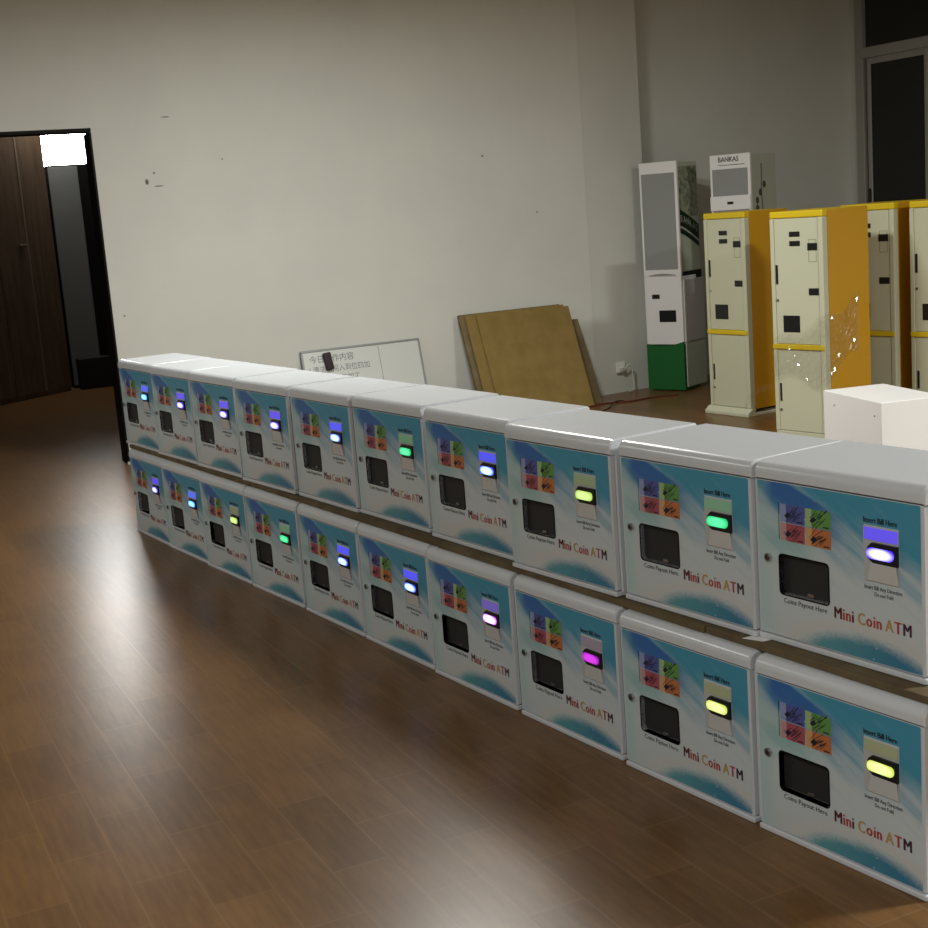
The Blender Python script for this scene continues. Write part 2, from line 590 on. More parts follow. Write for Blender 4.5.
GREYM = mat('dark_grey_metal', (0.17, 0.175, 0.175), 0.5)
gc = empty('metal_cabinet', (-4.13, 14.95, 0), WA, 'tall dark grey metal cabinet in the corridor under the lit window', 'cabinet')
MB().box(0, 0.72, 0.02, 0.5, 0, 2.36, bev=0.006).build('carcass', BLACKP, gc)
MB().box(0.004, 0.31, 0, 0.018, 0.03, 2.34, bev=0.004).build('door', GREYM, gc)
MB().box(0.316, 0.70, 0, 0.018, 0.03, 2.34, bev=0.004).build('door', BLACKP, gc)  # black front plate standing in for the cabinet's dark side face
b = MB()
b.box(0.06, 0.40, 0, 0.15, 0, 0.33, bev=0.008)
b.box(0.07, 0.39, -0.006, 0, 0.02, 0.30)
o = b.build('black_box', mat('matt_black', (0.006, 0.006, 0.006), 0.7))
o.location = (-4.05, 14.70, 0)
o.rotation_euler = (0, 0, WA)
tag(o, 'small black box on the floor at the foot of the grey metal cabinet', 'box')

# ------------------------------------------------------------------ mini coin machines
MW, DH, HT, DEP = 0.503, 0.414, 0.457, 0.332
UZ = 0.4785
proto = empty('coin_changer', (0, 0, 0))
# body: side profile with the rolled front top edge, extruded across the width
prof = [(0.016, 0.004), (DEP, 0.004), (DEP, HT - 0.006), (DEP - 0.006, HT)]
for k in range(9):
    a = R(90 + 90 * k / 8)
    prof.append((0.023 + 0.027 * math.cos(a), HT - 0.027 + 0.027 * math.sin(a)))
prof += [(-0.004, DH + 0.002), (0.016, DH + 0.001)]
b = MB()
ymid, zmid = DEP / 2, HT / 2
slim = [(ymid + (p - ymid) * (1 - 0.004 / ymid), zmid + (q - zmid) * (1 - 0.004 / zmid)) for p, q in prof]
rings = [[b.bm.verts.new((x, p, q)) for p, q in pr] for x, pr in ((-0.003, slim), (0.001, prof), (MW + 0.005, prof), (MW + 0.009, slim))]
np_ = len(prof)
b.bm.faces.new(rings[0])
b.bm.faces.new(rings[3])
for k in range(3):
    for q in range(np_):
        b.bm.faces.new((rings[k][q], rings[k][(q + 1) % np_], rings[k + 1][(q + 1) % np_], rings[k + 1][q]))
b.build('cabinet_body', WHITE, proto, smooth=True)
b = MB()
b.box(0.002, MW + 0.004, 0.0135, 0.0165, 0.01, DH)  # dark strip painting the shade in the open gap behind the door
b.build('gap_shade_strip', SEAM, proto)
b = MB()
b.box(-0.003, MW + 0.009, -0.006, 0.05, 0, 0.014, bev=0.003)
b.build('base_strip', WHITE, proto)
HOLE = rrect(0.071, 0.229, 0.128, 0.229, 0.010)
BEZ = (0.340, 0.440, 0.212, 0.346)
OUT = rrect(-0.001, MW + 0.006, 0.017, DH - 0.003, 0.003, 2)
b = MB()
b.plate(OUT, [HOLE], 0.0, 0.0135)
door = b.build('door', WHITE, proto)
b = MB()
b.plate(rrect(0.004, MW - 0.004, 0.019, DH - 0.0045, 0.003, 2), [rrect(0.0695, 0.2305, 0.1265, 0.2305, 0.011)], -0.0006, -0.0006)
b.build('printed_artwork', ART, door, uv=lambda c: (c.x / MW, c.z / DH))
# payout recess
b = MB()
pts = [(p[0], p[1]) for p in HOLE]
va = [b.bm.verts.new((x, -0.002, z)) for x, z in pts]
vb = [b.bm.verts.new((x, 0.075, z)) for x, z in pts]
for i in range(len(pts)):
    b.bm.faces.new((va[i], va[(i + 1) % len(pts)], vb[(i + 1) % len(pts)], vb[i]))
b.bm.faces.new(vb)
b.plate(rrect(0.0685, 0.2315, 0.1255, 0.2315, 0.012), [HOLE], -0.002, -0.0007)
pw_ = b.build('payout_window', BLACKW, proto)
b = MB()
b.prism([(0.012, 0.130), (0.07, 0.130), (0.07, 0.165), (0.05, 0.150)], 'x', 0.085, 0.215)
b.box(0.13, 0.135, 0.02, 0.07, 0.13, 0.19)
b.cyl((0.186, 0.03, 0.146), 0.011, 0.003, 'y', 14)
b.cyl((0.165, 0.022, 0.137), 0.010, 0.003, 'y', 14)
b.box(0.150, 0.170, 0.010, 0.014, 0.132, 0.140)
b.box(0.190, 0.202, 0.014, 0.018, 0.134, 0.152)
b.build('coin_tray', mat('dull_dark_steel', (0.40, 0.40, 0.41), 0.25, metal=0.9), pw_)
# coin door lock
b = MB()
b.cyl((0.036, -0.004, 0.2155), 0.0105, 0.008, 'y', 20, 0)
b.cyl((0.036, -0.0085, 0.2155), 0.007, 0.002, 'y', 16, 1)
b.box(0.035, 0.037, -0.0105, -0.0095, 0.211, 0.220, 2)
b.build('lock', [STEEL, mat('lock_core', (0.12, 0.12, 0.12), 0.3, metal=0.8), SLOT], proto, smooth=True)

# picture sticker with the four note pictures
PB, PG, PR, PO = (mat('sticker_' + n_, c, 0.4) for n_, c in (
    ('blue', (0.09, 0.11, 0.36)), ('green', (0.13, 0.32, 0.08)), ('red', (0.40, 0.09, 0.12)), ('orange', (0.52, 0.18, 0.06))))
PBl, PGl, PRl, POl = (mat('sticker_pale_' + n_, c, 0.4) for n_, c in (
    ('blue', (0.28, 0.34, 0.60)), ('green', (0.34, 0.52, 0.26)), ('red', (0.55, 0.30, 0.33)), ('orange', (0.66, 0.36, 0.16))))
SK = mat('sketch_line', (0.012, 0.012, 0.03), 0.5)
b = MB()
y = -0.0009
cells = [(0.078, 0.157, 0.313, 0.358, 0), (0.160, 0.240, 0.313, 0.358, 1), (0.078, 0.157, 0.266, 0.311, 2), (0.160, 0.240, 0.266, 0.311, 3)]
rnd = random.Random(3)
for (xa, xb, za, zb, k) in cells:
    for q in range(8):
        x0_ = xa + (xb - xa) * q / 8
        x1_ = xa + (xb - xa) * (q + 1) / 8
        f = b.bm.faces.new([b.bm.verts.new((px, y, pz)) for px, pz in ((x0_, za), (x1_, za), (x1_, zb), (x0_, zb))])
        f.material_index = k + (4 if q < 2 else 0)
    # a hand feeding a note: slanted strokes and a small dark wedge
    for q in range(12):
        cx = xa + 0.024 + rnd.random() * 0.036
        cz = za + 0.010 + rnd.random() * 0.026
        ln = 0.010 + rnd.random() * 0.011
        a = R(28 + rnd.random() * 22)
        dx, dz = math.cos(a) * ln, math.sin(a) * ln
        nx, nz = -math.sin(a) * 0.0007, math.cos(a) * 0.0007
        b.poly([(cx - dx + nx, y - 2e-4, cz - dz + nz), (cx - dx - nx, y - 2e-4, cz - dz - nz), (cx + dx - nx, y - 2e-4, cz + dz - nz), (cx + dx + nx, y - 2e-4, cz + dz + nz)], 8)
    b.poly([(xa + 0.014, y - 3e-4, za + 0.016), (xa + 0.022, y - 3e-4, za + 0.010), (xa + 0.036, y - 3e-4, za + 0.020), (xa + 0.026, y - 3e-4, za + 0.027)], 8)
    b.poly([(xb - 0.024, y - 3e-4, za + 0.0035), (xb - 0.006, y - 3e-4, za + 0.0035), (xb - 0.006, y - 3e-4, za + 0.007), (xb - 0.024, y - 3e-4, za + 0.007)], 8)
b.box(0.0725, 0.0740, -0.0012, -0.0006, 0.268, 0.3605, 9)
b.build('picture_sticker', [PB, PG, PR, PO, PBl, PGl, PRl, POl, SK, SLOT], door, fixn=False)

# lettering
LM = [mat('letter_' + n_, c, 0.45) for n_, c in (('maroon', (0.10, 0.015, 0.02)), ('red', (0.42, 0.05, 0.04)), ('gold', (0.50, 0.30, 0.10)), ('plum', (0.06, 0.02, 0.05)))]
b = MB()
SZ = 0.0415
seq = (('M', 0), ('i', 1), ('n', 1), ('i', 0), (' ', 0), ('C', 2), ('o', 1), ('i', 1), ('n', 1), (' ', 0), ('A', 2), ('T', 1), ('M', 3))
x = 0.2415
for ch, mi in seq:
    if ch == ' ':
        x += 0.0085
        continue
    for dx in (0.0, 0.0015, 0.0030):
        n0 = len(b.bm.verts)
        b.text(ch, x + dx, 0.1015, SZ, 0.80, 0.0, -0.0011 - dx * 0.1, mi)
    b.bm.verts.ensure_lookup_table()
    x = max(v.co.x for v in b.bm.verts[n0:]) + 0.0006
b.build('brand_lettering', LM, door)
b = MB()
for dx in (0.0, 0.0008, 0.0016):
    b.text('Insert Bill Here', 0.337 + dx, 0.3515, 0.0195, 0.80, 0.0, -0.001 - dx * 0.1)
b.build('insert_lettering', INK, door)
b = MB()
for dx in (0.0, 0.0007):
    b.text('Coins Payout Here', 0.081 + dx, 0.1065, 0.0185, 0.98, 0.0, -0.001 - dx * 0.1)
b.build('payout_lettering', INK, door)
b = MB()
for dx in (0.0, 0.0006):
    b.text('Insert Bill Any Direction', 0.337 + dx, 0.1935, 0.0145, 0.76, 0.0, -0.001 - dx * 0.1)
    b.text('Do not Fold', 0.366 + dx, 0.1790, 0.0140, 0.78, 0.0, -0.001 - dx * 0.1)
b.build('direction_lettering', INK, door)

# bill acceptor
BEZM = mat('clear_grey_plastic', (0.50, 0.51, 0.52), 0.16)
bz = MB()
bx0, bx1, bz0, bz1 = BEZ
bz.prism([(-0.0006, bz0), (-0.0025, bz0 + 0.002), (-0.0045, 0.258), (-0.0045, 0.312), (-0.0025, bz1 - 0.002), (-0.0006, bz1)], 'x', bx0, bx1)
acc = bz.build('bill_acceptor', BEZM, proto)
b = MB()   # frosted light window above the mouth
b.prism([(-0.0042, 0.313), (-0.0058, 0.313), (-0.0042, bz1 - 0.005), (-0.0028, bz1 - 0.005)], 'x', bx0 + 0.003, bx1 - 0.002)
lw = b.build('light_window', BEZM, acc)
b = MB()   # black mouth, left end chamfered, with slanted brow
Mo = [(0.357, 0.297), (0.369, 0.308), (0.4405, 0.308), (0.4405, 0.261), (0.372, 0.261), (0.357, 0.272)]
b.prism(Mo, 'y', -0.0115, -0.0035)
b.build('mouth', SLOT, acc)
b = MB()   # glowing lens
ov = rrect(0.3565, 0.433, 0.2710, 0.2970, 0.0115, 5)
ov = [(px + (pz - 0.285) * 0.12, pz) for px, pz in ov]
b.prism(ov, 'y', -0.0135, -0.0105)
gl = b.build('glowing_slot', BEZM, acc)
b = MB()   # ramp below the mouth: trapezoid plate
b.prism([(0.366, 0.262), (0.438, 0.262), (0.438, 0.216), (0.350, 0.216)], 'y', -0.0015, 0.0)
for v in b.bm.verts:
    k = (v.co.z - 0.216) / 0.046
    v.co.y += -0.0030 - 0.0065 * k
b.build('ramp', mat('silver_plastic', (0.62, 0.63, 0.64), 0.3), acc)


def glow(name, core, edge, k):
    m = bpy.data.materials.new(name)
    m.use_nodes = True
    g = NT(m)
    tc = g.n('ShaderNodeTexCoord')
    sep = g.n('ShaderNodeSeparateXYZ')
    g.l(tc.outputs['Object'], sep.inputs[0])
    dx = g.math('DIVIDE', g.math('SUBTRACT', sep.outputs[0], 0.394), 0.040)
    dz = g.math('DIVIDE', g.math('SUBTRACT', sep.outputs[2], 0.2835), 0.0155)
    d = g.math('SQRT', g.math('ADD', g.math('MULTIPLY', dx, dx), g.math('MULTIPLY', dz, dz)))
    g.l(g.mix(g.smooth(d, 0.55, 1.1), core, edge), g.b.inputs['Emission Color'])
    g.b.inputs['Emission Strength'].default_value = k
    g.b.inputs['Base Color'].default_value = (*edge, 1)
    return m


def tint(name, c, k):
    return mat(name, tuple(0.12 + 0.35 * q if k > 0.3 else 0.27 + 0.25 * q for q in c), 0.2, emit=c, estr=k)


GL = {
    'light blue': (glow('glow_light_blue', (0.28, 0.70, 1.0), (0.03, 0.22, 1.0), 1.7), tint('window_light_blue', (0.06, 0.12, 0.9), 0.75)),
    'blue': (glow('glow_blue', (0.45, 0.70, 1.0), (0.03, 0.06, 1.0), 1.9), tint('window_blue', (0.05, 0.06, 0.9), 0.75)),
    'violet': (glow('glow_violet', (0.62, 0.60, 1.0), (0.05, 0.02, 1.0), 1.6), tint('window_violet', (0.09, 0.05, 0.9), 0.65)),
    'pale violet': (glow('glow_pale_violet', (1.0, 0.75, 1.0), (0.45, 0.10, 0.9), 1.7), tint('window_pale_violet', (0.15, 0.1, 0.6), 0.4)),
    'magenta': (glow('glow_magenta', (0.62, 0.05, 0.72), (0.28, 0.005, 0.38), 1.0), tint('window_magenta', (0.15, 0.1, 0.2), 0.2)),
    'green': (glow('glow_green', (0.12, 0.85, 0.38), (0.01, 0.50, 0.16), 1.0), tint('window_green', (0.05, 0.4, 0.15), 0.18)),
    'yellow-green': (glow('glow_yellow_green', (0.62, 0.86, 0.30), (0.34, 0.52, 0.09), 1.0), tint('window_yellow_green', (0.25, 0.4, 0.1), 0.12)),
    'yellow': (glow('glow_yellow', (0.82, 0.93, 0.38), (0.50, 0.58, 0.10), 1.0), tint('window_yellow', (0.3, 0.35, 0.08), 0.12)),
}
for k in GL:      # one lens and one window mesh per colour
    a_, b_ = gl.data.copy(), lw.data.copy()
    a_.materials.clear(); a_.materials.append(GL[k][0])
    b_.materials.clear(); b_.materials.append(GL[k][1])
    GL[k] = (a_, b_)

LOW = [(-1.807, 7.444, -1.030), (-1.540, 6.990, -1.012), (-1.266, 6.534, -1.010), (-0.986, 6.079, -1.004), (-0.698, 5.615, -1.020), (-0.422, 5.159, -1.022), (-0.151, 4.696, -1.020), (0.130, 4.228, -1.020), (0.406, 3.761, -1.008), (0.688, 3.303, -0.999)]
UPP = [(-1.827, 7.519, -1.020), (-1.560, 7.068, -1.005), (-1.278, 6.613, -1.003), (-0.991, 6.137, -0.992), (-0.691, 5.685, -1.015), (-0.406, 5.248, -1.012), (-0.125, 4.766, -1.018), (0.135, 4.265, -0.998), (0.437, 3.818, -1.004), (0.7235, 3.3865, -1.002)]
CU = ['light blue', 'violet', 'violet', 'violet', 'blue', 'green', 'blue', 'yellow-green', 'green', 'violet']
CL = ['violet', 'light blue', 'yellow-green', 'green', 'blue', 'blue', 'pale violet', 'magenta', 'yellow', 'yellow']
ORD = ['at far left end', 'second from far left end', 'third from far left end', 'fourth from far left end', 'fifth from far left end',
       'sixth from far left end', 'fourth from near right end', 'third from near right end', 'second from near right end', 'at near right end']
first = True
for row, spots, cols, z in (('lower', LOW, CL, 0.0), ('upper', UPP, CU, UZ)):
    for i, (x, y, a) in enumerate(spots):
        o = proto if first else copy_tree(proto)
        first = False
        o.location = (x, y, z)
        o.rotation_euler = (0, 0, a)
        tag(o, 'coin changer with %s slot light, %s of the %s row' % (cols[i], ORD[i], row), 'coin changer', 'coin changers in the two stacked rows')
        for ch in o.children:
            if ch.name.startswith('bill_acceptor'):
                for g2 in ch.children:
                    if g2.name.startswith('glowing_slot'):
                        g2.data = GL[cols[i]][0]
                    elif g2.name.startswith('light_window'):
                        g2.data = GL[cols[i]][1]

# fibreboard strips lying between the rows
FIB = cardboard('brown_fibreboard', (0.105, 0.078, 0.045), (0.17, 0.13, 0.075))
rowdir = Vector((0.519, -0.855, 0)).normalized()
perp = Vector((0.855, 0.519, 0)).normalized()
cuts = [-0.02, 1.62, 3.25, 4.62, 5.46]
places = ['under the far left end', 'left of the middle', 'right of the middle', 'under the near right end']
for k in range(4):
    o = MB().box(cuts[k], cuts[k + 1] - 0.006, 0.004 + 0.004 * (k % 2), 0.33, HT + 0.001, UZ - 0.0018, bev=0.002).build('fibreboard_strip', FIB)
    o.location = Vector((-1.802, 7.452, 0))
    o.rotation_euler = (0, 0, math.atan2(rowdir.y, rowdir.x))
    tag(o, 'brown board strip between the two machine rows, %s' % places[k], 'board', 'board strips between the machine rows')
b = MB()
b.prism([(0, 0), (0.055, 0.022), (0.065, 0.10), (0.005, 0.10)], 'z', 0, 0.0008)
o = b.build('paper_scrap', WHITE2)
o.location = Vector((0.64, 3.387, UZ - 0.0125))
o.location = Vector((0.672, 3.385, UZ - 0.0012))
o.rotation_euler = (0, 0, R(-62))
tag(o, 'folded white paper scrap poking out under the nearest upper machine', 'paper')

# ------------------------------------------------------------------ tall yellow machines
YH = 1.433


def yellow_machine(loc, rz, w_, d_, label, plinth=True):
    e = empty('tall_coin_machine', loc, rz, label, 'vending machine', 'tall cream and yellow machines')
    b = MB()
    b.box(0.0, w_, 0.015, d_ - 0.02, 0.05, YH - 0.04, bev=0.004)
    b.build('cabinet_body', CREAM, e)
    b = MB()
    b.box(w_ - 0.002, w_ + 0.006, 0.045, d_, 0.05, YH - 0.002, 0)
    b.box(-0.006, 0.002, 0.045, d_, 0.05, YH - 0.002, 0)
    b.box(0.0, w_, d_ - 0.02, d_, 0.05, YH - 0.002, 0)
    b.build('side_panels', ORANGE, e)
    b = MB()
    b.box(-0.004, w_ + 0.004, 0.0, d_, YH - 0.042, YH, bev=0.008, seg=3)
    b.build('top_cap', YELLOW, e)
    b = MB()
    if plinth:
        b.box(-0.02, w_ + 0.02, -0.045, d_, 0, 0.022, bev=0.004)
        b.prism([(-0.045, 0.022), (0.0, 0.055), (0.03, 0.055), (0.03, 0.022)], 'x', -0.02, w_ + 0.02)
    else:
        b.box(0, w_, 0, d_, 0, 0.055, bev=0.003)
    b.build('plinth', CREAM, e)
    b = MB()
    b.box(0, 0.030, -0.004, 0.016, 0.055, YH - 0.043, bev=0.004)
    b.box(w_ - 0.030, w_ + 0.006, -0.004, 0.046, 0.055, YH - 0.043, bev=0.006)
    b.build('corner_posts', CREAM, e)
    ud = MB().box(0.032, w_ - 0.032, 0.0, 0.014, 0.612, YH - 0.045, bev=0.003).build('upper_door', CREAM, e)
    ld = MB().box(0.032, w_ - 0.032, 0.0, 0.014, 0.058, 0.576, bev=0.003).build('lower_door', CREAM, e)
    MB().box(0.0, w_ + 0.002, -0.010, 0.014, 0.578, 0.610, bev=0.004).build('middle_band', YELLOW, e)
    k = w_ / 0.40
    for n_, (xa, xb, za, zb) in (('bill_slot', (0.150, 0.232, 1.276, 1.308)), ('bill_slot', (0.150, 0.232, 1.219, 1.251)),
                                 ('coin_slot', (0.288, 0.362, 1.190, 1.235)), ('coin_slot', (0.290, 0.366, 0.917, 0.960)),
                                 ('door_handle', (0.036, 0.054, 0.985, 1.105)), ('payout_window', (0.085, 0.215, 0.685, 0.790))):
        MB().box(xa * k, xb * k, -0.003, 0.001, za, zb, bev=0.002).build(n_, SLOT, ud)
    b = MB()
    for q in ((0.296, 0.298, 1.12, 1.19), (0.352, 0.354, 1.12, 1.19), (0.296, 0.354, 1.12, 1.122), (0.296, 0.354, 1.255, 1.257), (0.296, 0.298, 1.235, 1.257), (0.352, 0.354, 1.235, 1.257)):
        b.box(q[0] * k, q[1] * k, -0.0006, 0.0005, q[2], q[3])
    b.build('slot_outline', SEAM, ud)
    MB().cyl((0.048 * k, -0.002, 0.885), 0.009, 0.006, 'y', 14).build('lock', STEEL, ud)
    MB().box(0.040 * k, 0.056 * k, -0.003, 0.001, 0.245, 0.36, bev=0.002).build('door_handle', SLOT, ld)
    MB().cyl((0.048 * k, -0.002, 0.19), 0.009, 0.006, 'y', 14).build('lock', STEEL, ld)
    return e


yellow_machine((1.836, 10.036, 0), -1.0, 0.40, 0.42, 'tall cream machine with yellow cap, farthest left of the tall coin machines')
y2 = yellow_machine((2.022, 8.79, 0), -0.93, 0.40, 0.44, 'tall cream machine with broad orange side and clear film wrapped round its waist', plinth=False)
yellow_machine((2.60, 9.27, 0), -0.90, 0.40, 0.44, 'tall cream machine standing half hidden behind the film-wrapped machine')
yellow_machine((2.925, 8.87, 0), -0.90, 0.40, 0.44, 'tall cream machine cut off by the right edge of the picture')

# clear stretch film round the film-wrapped machine
FILM = bpy.data.materials.new('clear_stretch_film')
FILM.use_nodes = True
g = NT(FILM)
tr = g.n('ShaderNodeBsdfTransparent')
tr.inputs[0].default_value = (0.985, 0.985, 0.98, 1)
gs = g.n('ShaderNodeBsdfGlossy')
gs.inputs['Roughness'].default_value = 0.12
mx = g.n('ShaderNodeMixShader')
mx.inputs[0].default_value = 0.10
g.l(tr.outputs[0], mx.inputs[1])
g.l(gs.outputs[0], mx.inputs[2])
g.l(mx.outputs[0], g.t.nodes['Material Output'].inputs[0])
rn = random.Random(11)


def film_sheet(path, zlo, zhi, nx, nz, amp, name, thick=0.0008):
    """path: plan points; zlo/zhi functions of 0..1"""
    b = MB()
    L_ = [0.0]
    for i in range(1, len(path)):
        L_.append(L_[-1] + math.dist(path[i - 1], path[i]))
    grid = []
    for i in range(nx + 1):
        t = i / nx * L_[-1]
        j = max(k for k in range(len(path) - 1) if L_[k] <= t + 1e-9)
        f = (t - L_[j]) / (L_[j + 1] - L_[j])
        px = path[j][0] + (path[j + 1][0] - path[j][0]) * f
        py = path[j][1] + (path[j + 1][1] - path[j][1]) * f
        ex, ey = path[j + 1][0] - path[j][0], path[j + 1][1] - path[j][1]
        q = math.hypot(ex, ey)
        nx_, ny_ = ey / q, -ex / q
        colm = []
        for k in range(nz + 1):
            u = i / nx
            z = zlo(u) + (zhi(u) - zlo(u)) * k / nz + rn.uniform(-1, 1) * 0.004
            o_ = amp * (0.35 + rn.random())
            colm.append(b.bm.verts.new((px + nx_ * o_, py + ny_ * o_, z)))
        grid.append(colm)
    for i in range(nx):
        for k in range(nz):
            q = (grid[i][k], grid[i + 1][k], grid[i + 1][k + 1], grid[i][k + 1])
            b.bm.faces.new(q[:3])
            b.bm.faces.new((q[0], q[2], q[3]))
    r = bmesh.ops.solidify(b.bm, geom=b.bm.faces[:], thickness=thick)
    return b.build(name, FILM)


fm = film_sheet([(0.005, -0.014), (0.405, -0.014), (0.42, 0.01), (0.42, 0.30)],
                lambda u: 0.40 + 0.05 * math.sin(u * 9) - (0.02 if u < 0.5 else -0.25 * (u - 0.5)),
                lambda u: 0.62 + 0.27 * u + 0.03 * math.sin(u * 14), 60, 22, 0.013, 'stretch_film')
fm.parent = None
fm.matrix_world = Matrix.Translation((2.022, 8.79, 0)) @ Matrix.Rotation(-0.93, 4, 'Z')
tag(fm, 'crumpled clear plastic film wrapped round the middle of the orange-sided machine', 'plastic film')
ft = film_sheet([(-0.26, 0.02), (-0.16, 0.01), (-0.012, -0.006)], lambda u: 0.262 + 0.05 * u - 0.1 * (1 - u) ** 3, lambda u: 0.29 + 0.07 * u - 0.07 * (1 - u) ** 3, 14, 4, 0.02, 'film_tail')
ft.matrix_world = Matrix.Translation((2.022, 8.79, 0)) @ Matrix.Rotation(-0.93, 4, 'Z')
tag(ft, 'loose end of clear film reaching out left from the wrapped machine', 'plastic film')

# ------------------------------------------------------------------ white box cabinet in front of them
wb = empty('white_cabinet', (1.985, 6.47, 0), R(13), 'low plain white metal cabinet in front of the tall machines', 'cabinet')
BW, BL_, BH = 0.34, 0.56, 0.553
b = MB()
b.box(0, BW, 0, BL_, 0, BH, bev=0.003)
b.build('shell', WHITE2, wb)
b = MB()
for yy, zz in ((0.06, BH - 0.07), (BL_ - 0.11, BH - 0.065)):
    b.cyl((-0.0005, yy, zz), 0.004, 0.003, 'x', 12)
b.build('screw_holes', SLOT, wb)
# second one behind the machines, only a sliver shows
o = MB().box(0, 0.40, 0, 0.25, 0, 0.50, bev=0.003).build('cream_cabinet', CREAM)
o.location = (2.30, 10.40, 0)
o.rotation_euler = (0, 0, R(20))
tag(o, 'low cream cabinet, a narrow sliver of it seen between the two left tall machines', 'cabinet')

# ------------------------------------------------------------------ kiosks
KANG = R(-39)


def kiosk(loc, ang_, w_, d_, h_, label, banner):
    e = empty('payment_kiosk', loc, ang_, label, 'kiosk', 'white kiosks by the back wall')
    b = MB()
    b.box(0, w_, 0, d_, 0.38, 0.93, bev=0.006)
    b.box(0, w_, 0, 0.03, 0.93, h_, bev=0.006)
    b.build('white_front', WHITE2, e)
    # green base whose top line sags in the middle
    pts = [(0, 0.01), (w_, 0.01)]
    for k in range(11):
        u = 1 - k / 10
        pts.append((w_ * u, 0.385 - 0.028 * math.sin(math.pi * u) + 0.02 * u))
    b = MB()
    b.prism(pts, 'y', -0.008, 0.02)
    b.box(0.0, w_, 0.02, d_, 0.01, 0.38)
    gb = b.build('green_base', GREEN, e)
    MB().box(w_ - 0.001, w_ + 0.006, 0.03, d_ + 0.10, 0.03, 0.39).build('grey_side_panel', KGREY, gb)
    b = MB()
    b.box(w_, w_ + 0.012, 0.025, d_ + 0.10, 0.40, 0.90, bev=0.003)
    b.build('side_door', mat('side_door_grey', (0.58, 0.58, 0.57), 0.45), e)
    b = MB()
    b.box(0.06, w_ - 0.012, 0.03, d_ + 0.10, 0.93, h_ - 0.01)
    b.build('upper_case', KGREY, e)
    MB().box(0.06, w_ - 0.006, 0.028, d_ + 0.101, 0.90, 0.965).build('black_band', SLOT, e)
    MB().box(0.022, w_ - 0.022, -0.003, 0.002, 0.99 if not banner else 1.0, h_ - 0.09 if not banner else h_ - 0.11).build('lightbox', KDARK, e)
    MB().box(0.07, 0.14, -0.004, 0.001, 0.755, 0.79, bev=0.002).build('card_slot', SLOT, e)
    MB().box(0.13, 0.285, -0.004, 0.001, 0.565, 0.66, bev=0.002).build('payout_window', SLOT, e)
    b = MB()
    pts2 = [(0.05 + 0.25 * q / 10, 0.945 + 0.012 * math.sin(math.pi * q / 10)) for q in range(11)]
    b.prism(pts2 + [(0.30, 0.94), (0.05, 0.94)], 'y', -0.004, 0.001)
    b.build('lower_rim', mat('rim_grey', (0.3, 0.3, 0.3), 0.5), e)
    if banner:
        MB().box(0.0, w_, -0.012, 0.0, 1.43, 1.54, bev=0.004).build('shelf_strip', WHITE2, e)
        MB().box(0.15, 0.20, -0.016, -0.011, 1.475, 1.495).build('button', SLOT, e)
        b = MB()
        b.text('BANKAS', 0.075, h_ - 0.055, 0.052, 0.9, 0.001, -0.003)
        b.box(0.075, 0.30, -0.002, 0.0, h_ - 0.083, h_ - 0.078)
        b.build('header_lettering', mat('grey_ink', (0.12, 0.12, 0.12), 0.5), e)
        b = MB()        # flower stem drawn on the side
        for q in range(16):
            z = 1.05 + q * 0.045
            b.box(w_ - 0.013, w_ - 0.010, 0.20 + 0.006 * math.sin(q), 0.212 + 0.006 * math.sin(q), z, z + 0.046)
        for q in range(7):
            a = q * 0.9
            b.cyl((w_ - 0.0115, 0.2 + 0.08 * math.cos(a), 1.25 + q * 0.06), 0.028, 0.003, 'x', 8)
        b.build('flower_print', mat('grey_print', (0.10, 0.11, 0.09), 0.5), e)
    return e


k1 = kiosk((1.585, 11.44, 0), KANG, 0.345, 0.25, 1.845, 'white kiosk with green base beside the wall column, blank light box above', False)
# printed side of the first kiosk: floral pattern, dark band with the name, seen on the side
XS = 0.345 - 0.012
b = MB()
b.poly([(XS + 0.001, 0.04, 1.40), (XS + 0.001, 0.34, 1.40), (XS + 0.001, 0.34, 1.80), (XS + 0.001, 0.04, 1.80)])
FL = mat('floral_print', (0.26, 0.28, 0.22), 0.6)
g = NT(FL)
n = g.noise(g.coord('Object', (1, 1, 1)), 22, 4, 0.7)
g.l(g.mix(g.smooth(n, 0.42, 0.62), (0.42, 0.46, 0.36), (0.18, 0.20, 0.13)), g.b.inputs['Base Color'])
b.build('floral_print', FL, k1)
b = MB()
n_ = 10
up = [(0.03 + 0.31 * q / n_, 1.46 - 0.13 * (q / n_) ** 1.3) for q in range(n_ + 1)]
lo = [(p[0], p[1] - 0.125) for p in up]
for q in range(n_):
    b.poly([(XS + 0.003, *lo[q]), (XS + 0.003, *lo[q + 1]), (XS + 0.003, *up[q + 1]), (XS + 0.003, *up[q])], 0)
    b.poly([(XS + 0.003, lo[q][0], lo[q][1] - 0.018), (XS + 0.003, lo[q + 1][0], lo[q + 1][1] - 0.018), (XS + 0.003, lo[q + 1][0], lo[q + 1][1] - 0.06), (XS + 0.003, lo[q][0], lo[q][1] - 0.06)], 0)
bn = b.build('name_band', KBAND, k1)
b = MB()
for q, ch in enumerate('BANKAS'):
    b.text(ch, 0.045 + q * 0.048, 1.362 - 0.11 * (q / 6) ** 1.25, 0.078, 0.75, 0.001, 0.0, 0)
for v in b.bm.verts:
    v.co = Vector((XS + 0.005, v.co.x, v.co.z))
b.build('name_lettering', INKG, bn)
kiosk((2.085, 11.04, 0), KANG, 0.345, 0.36, 1.855, 'white kiosk with name header, standing behind the left tall cream machine', True)

# ------------------------------------------------------------------ leaning things at the back wall
def leaning(name, label, cat, s0, s1, length, foot, top, thick, material, group=None, roll=0.0):
    """a sheet whose lower edge stands on the floor 'foot' from the wall and leans back"""
    a = math.asin(min(0.99, (foot - top) / length))
    e = MB()
    return a


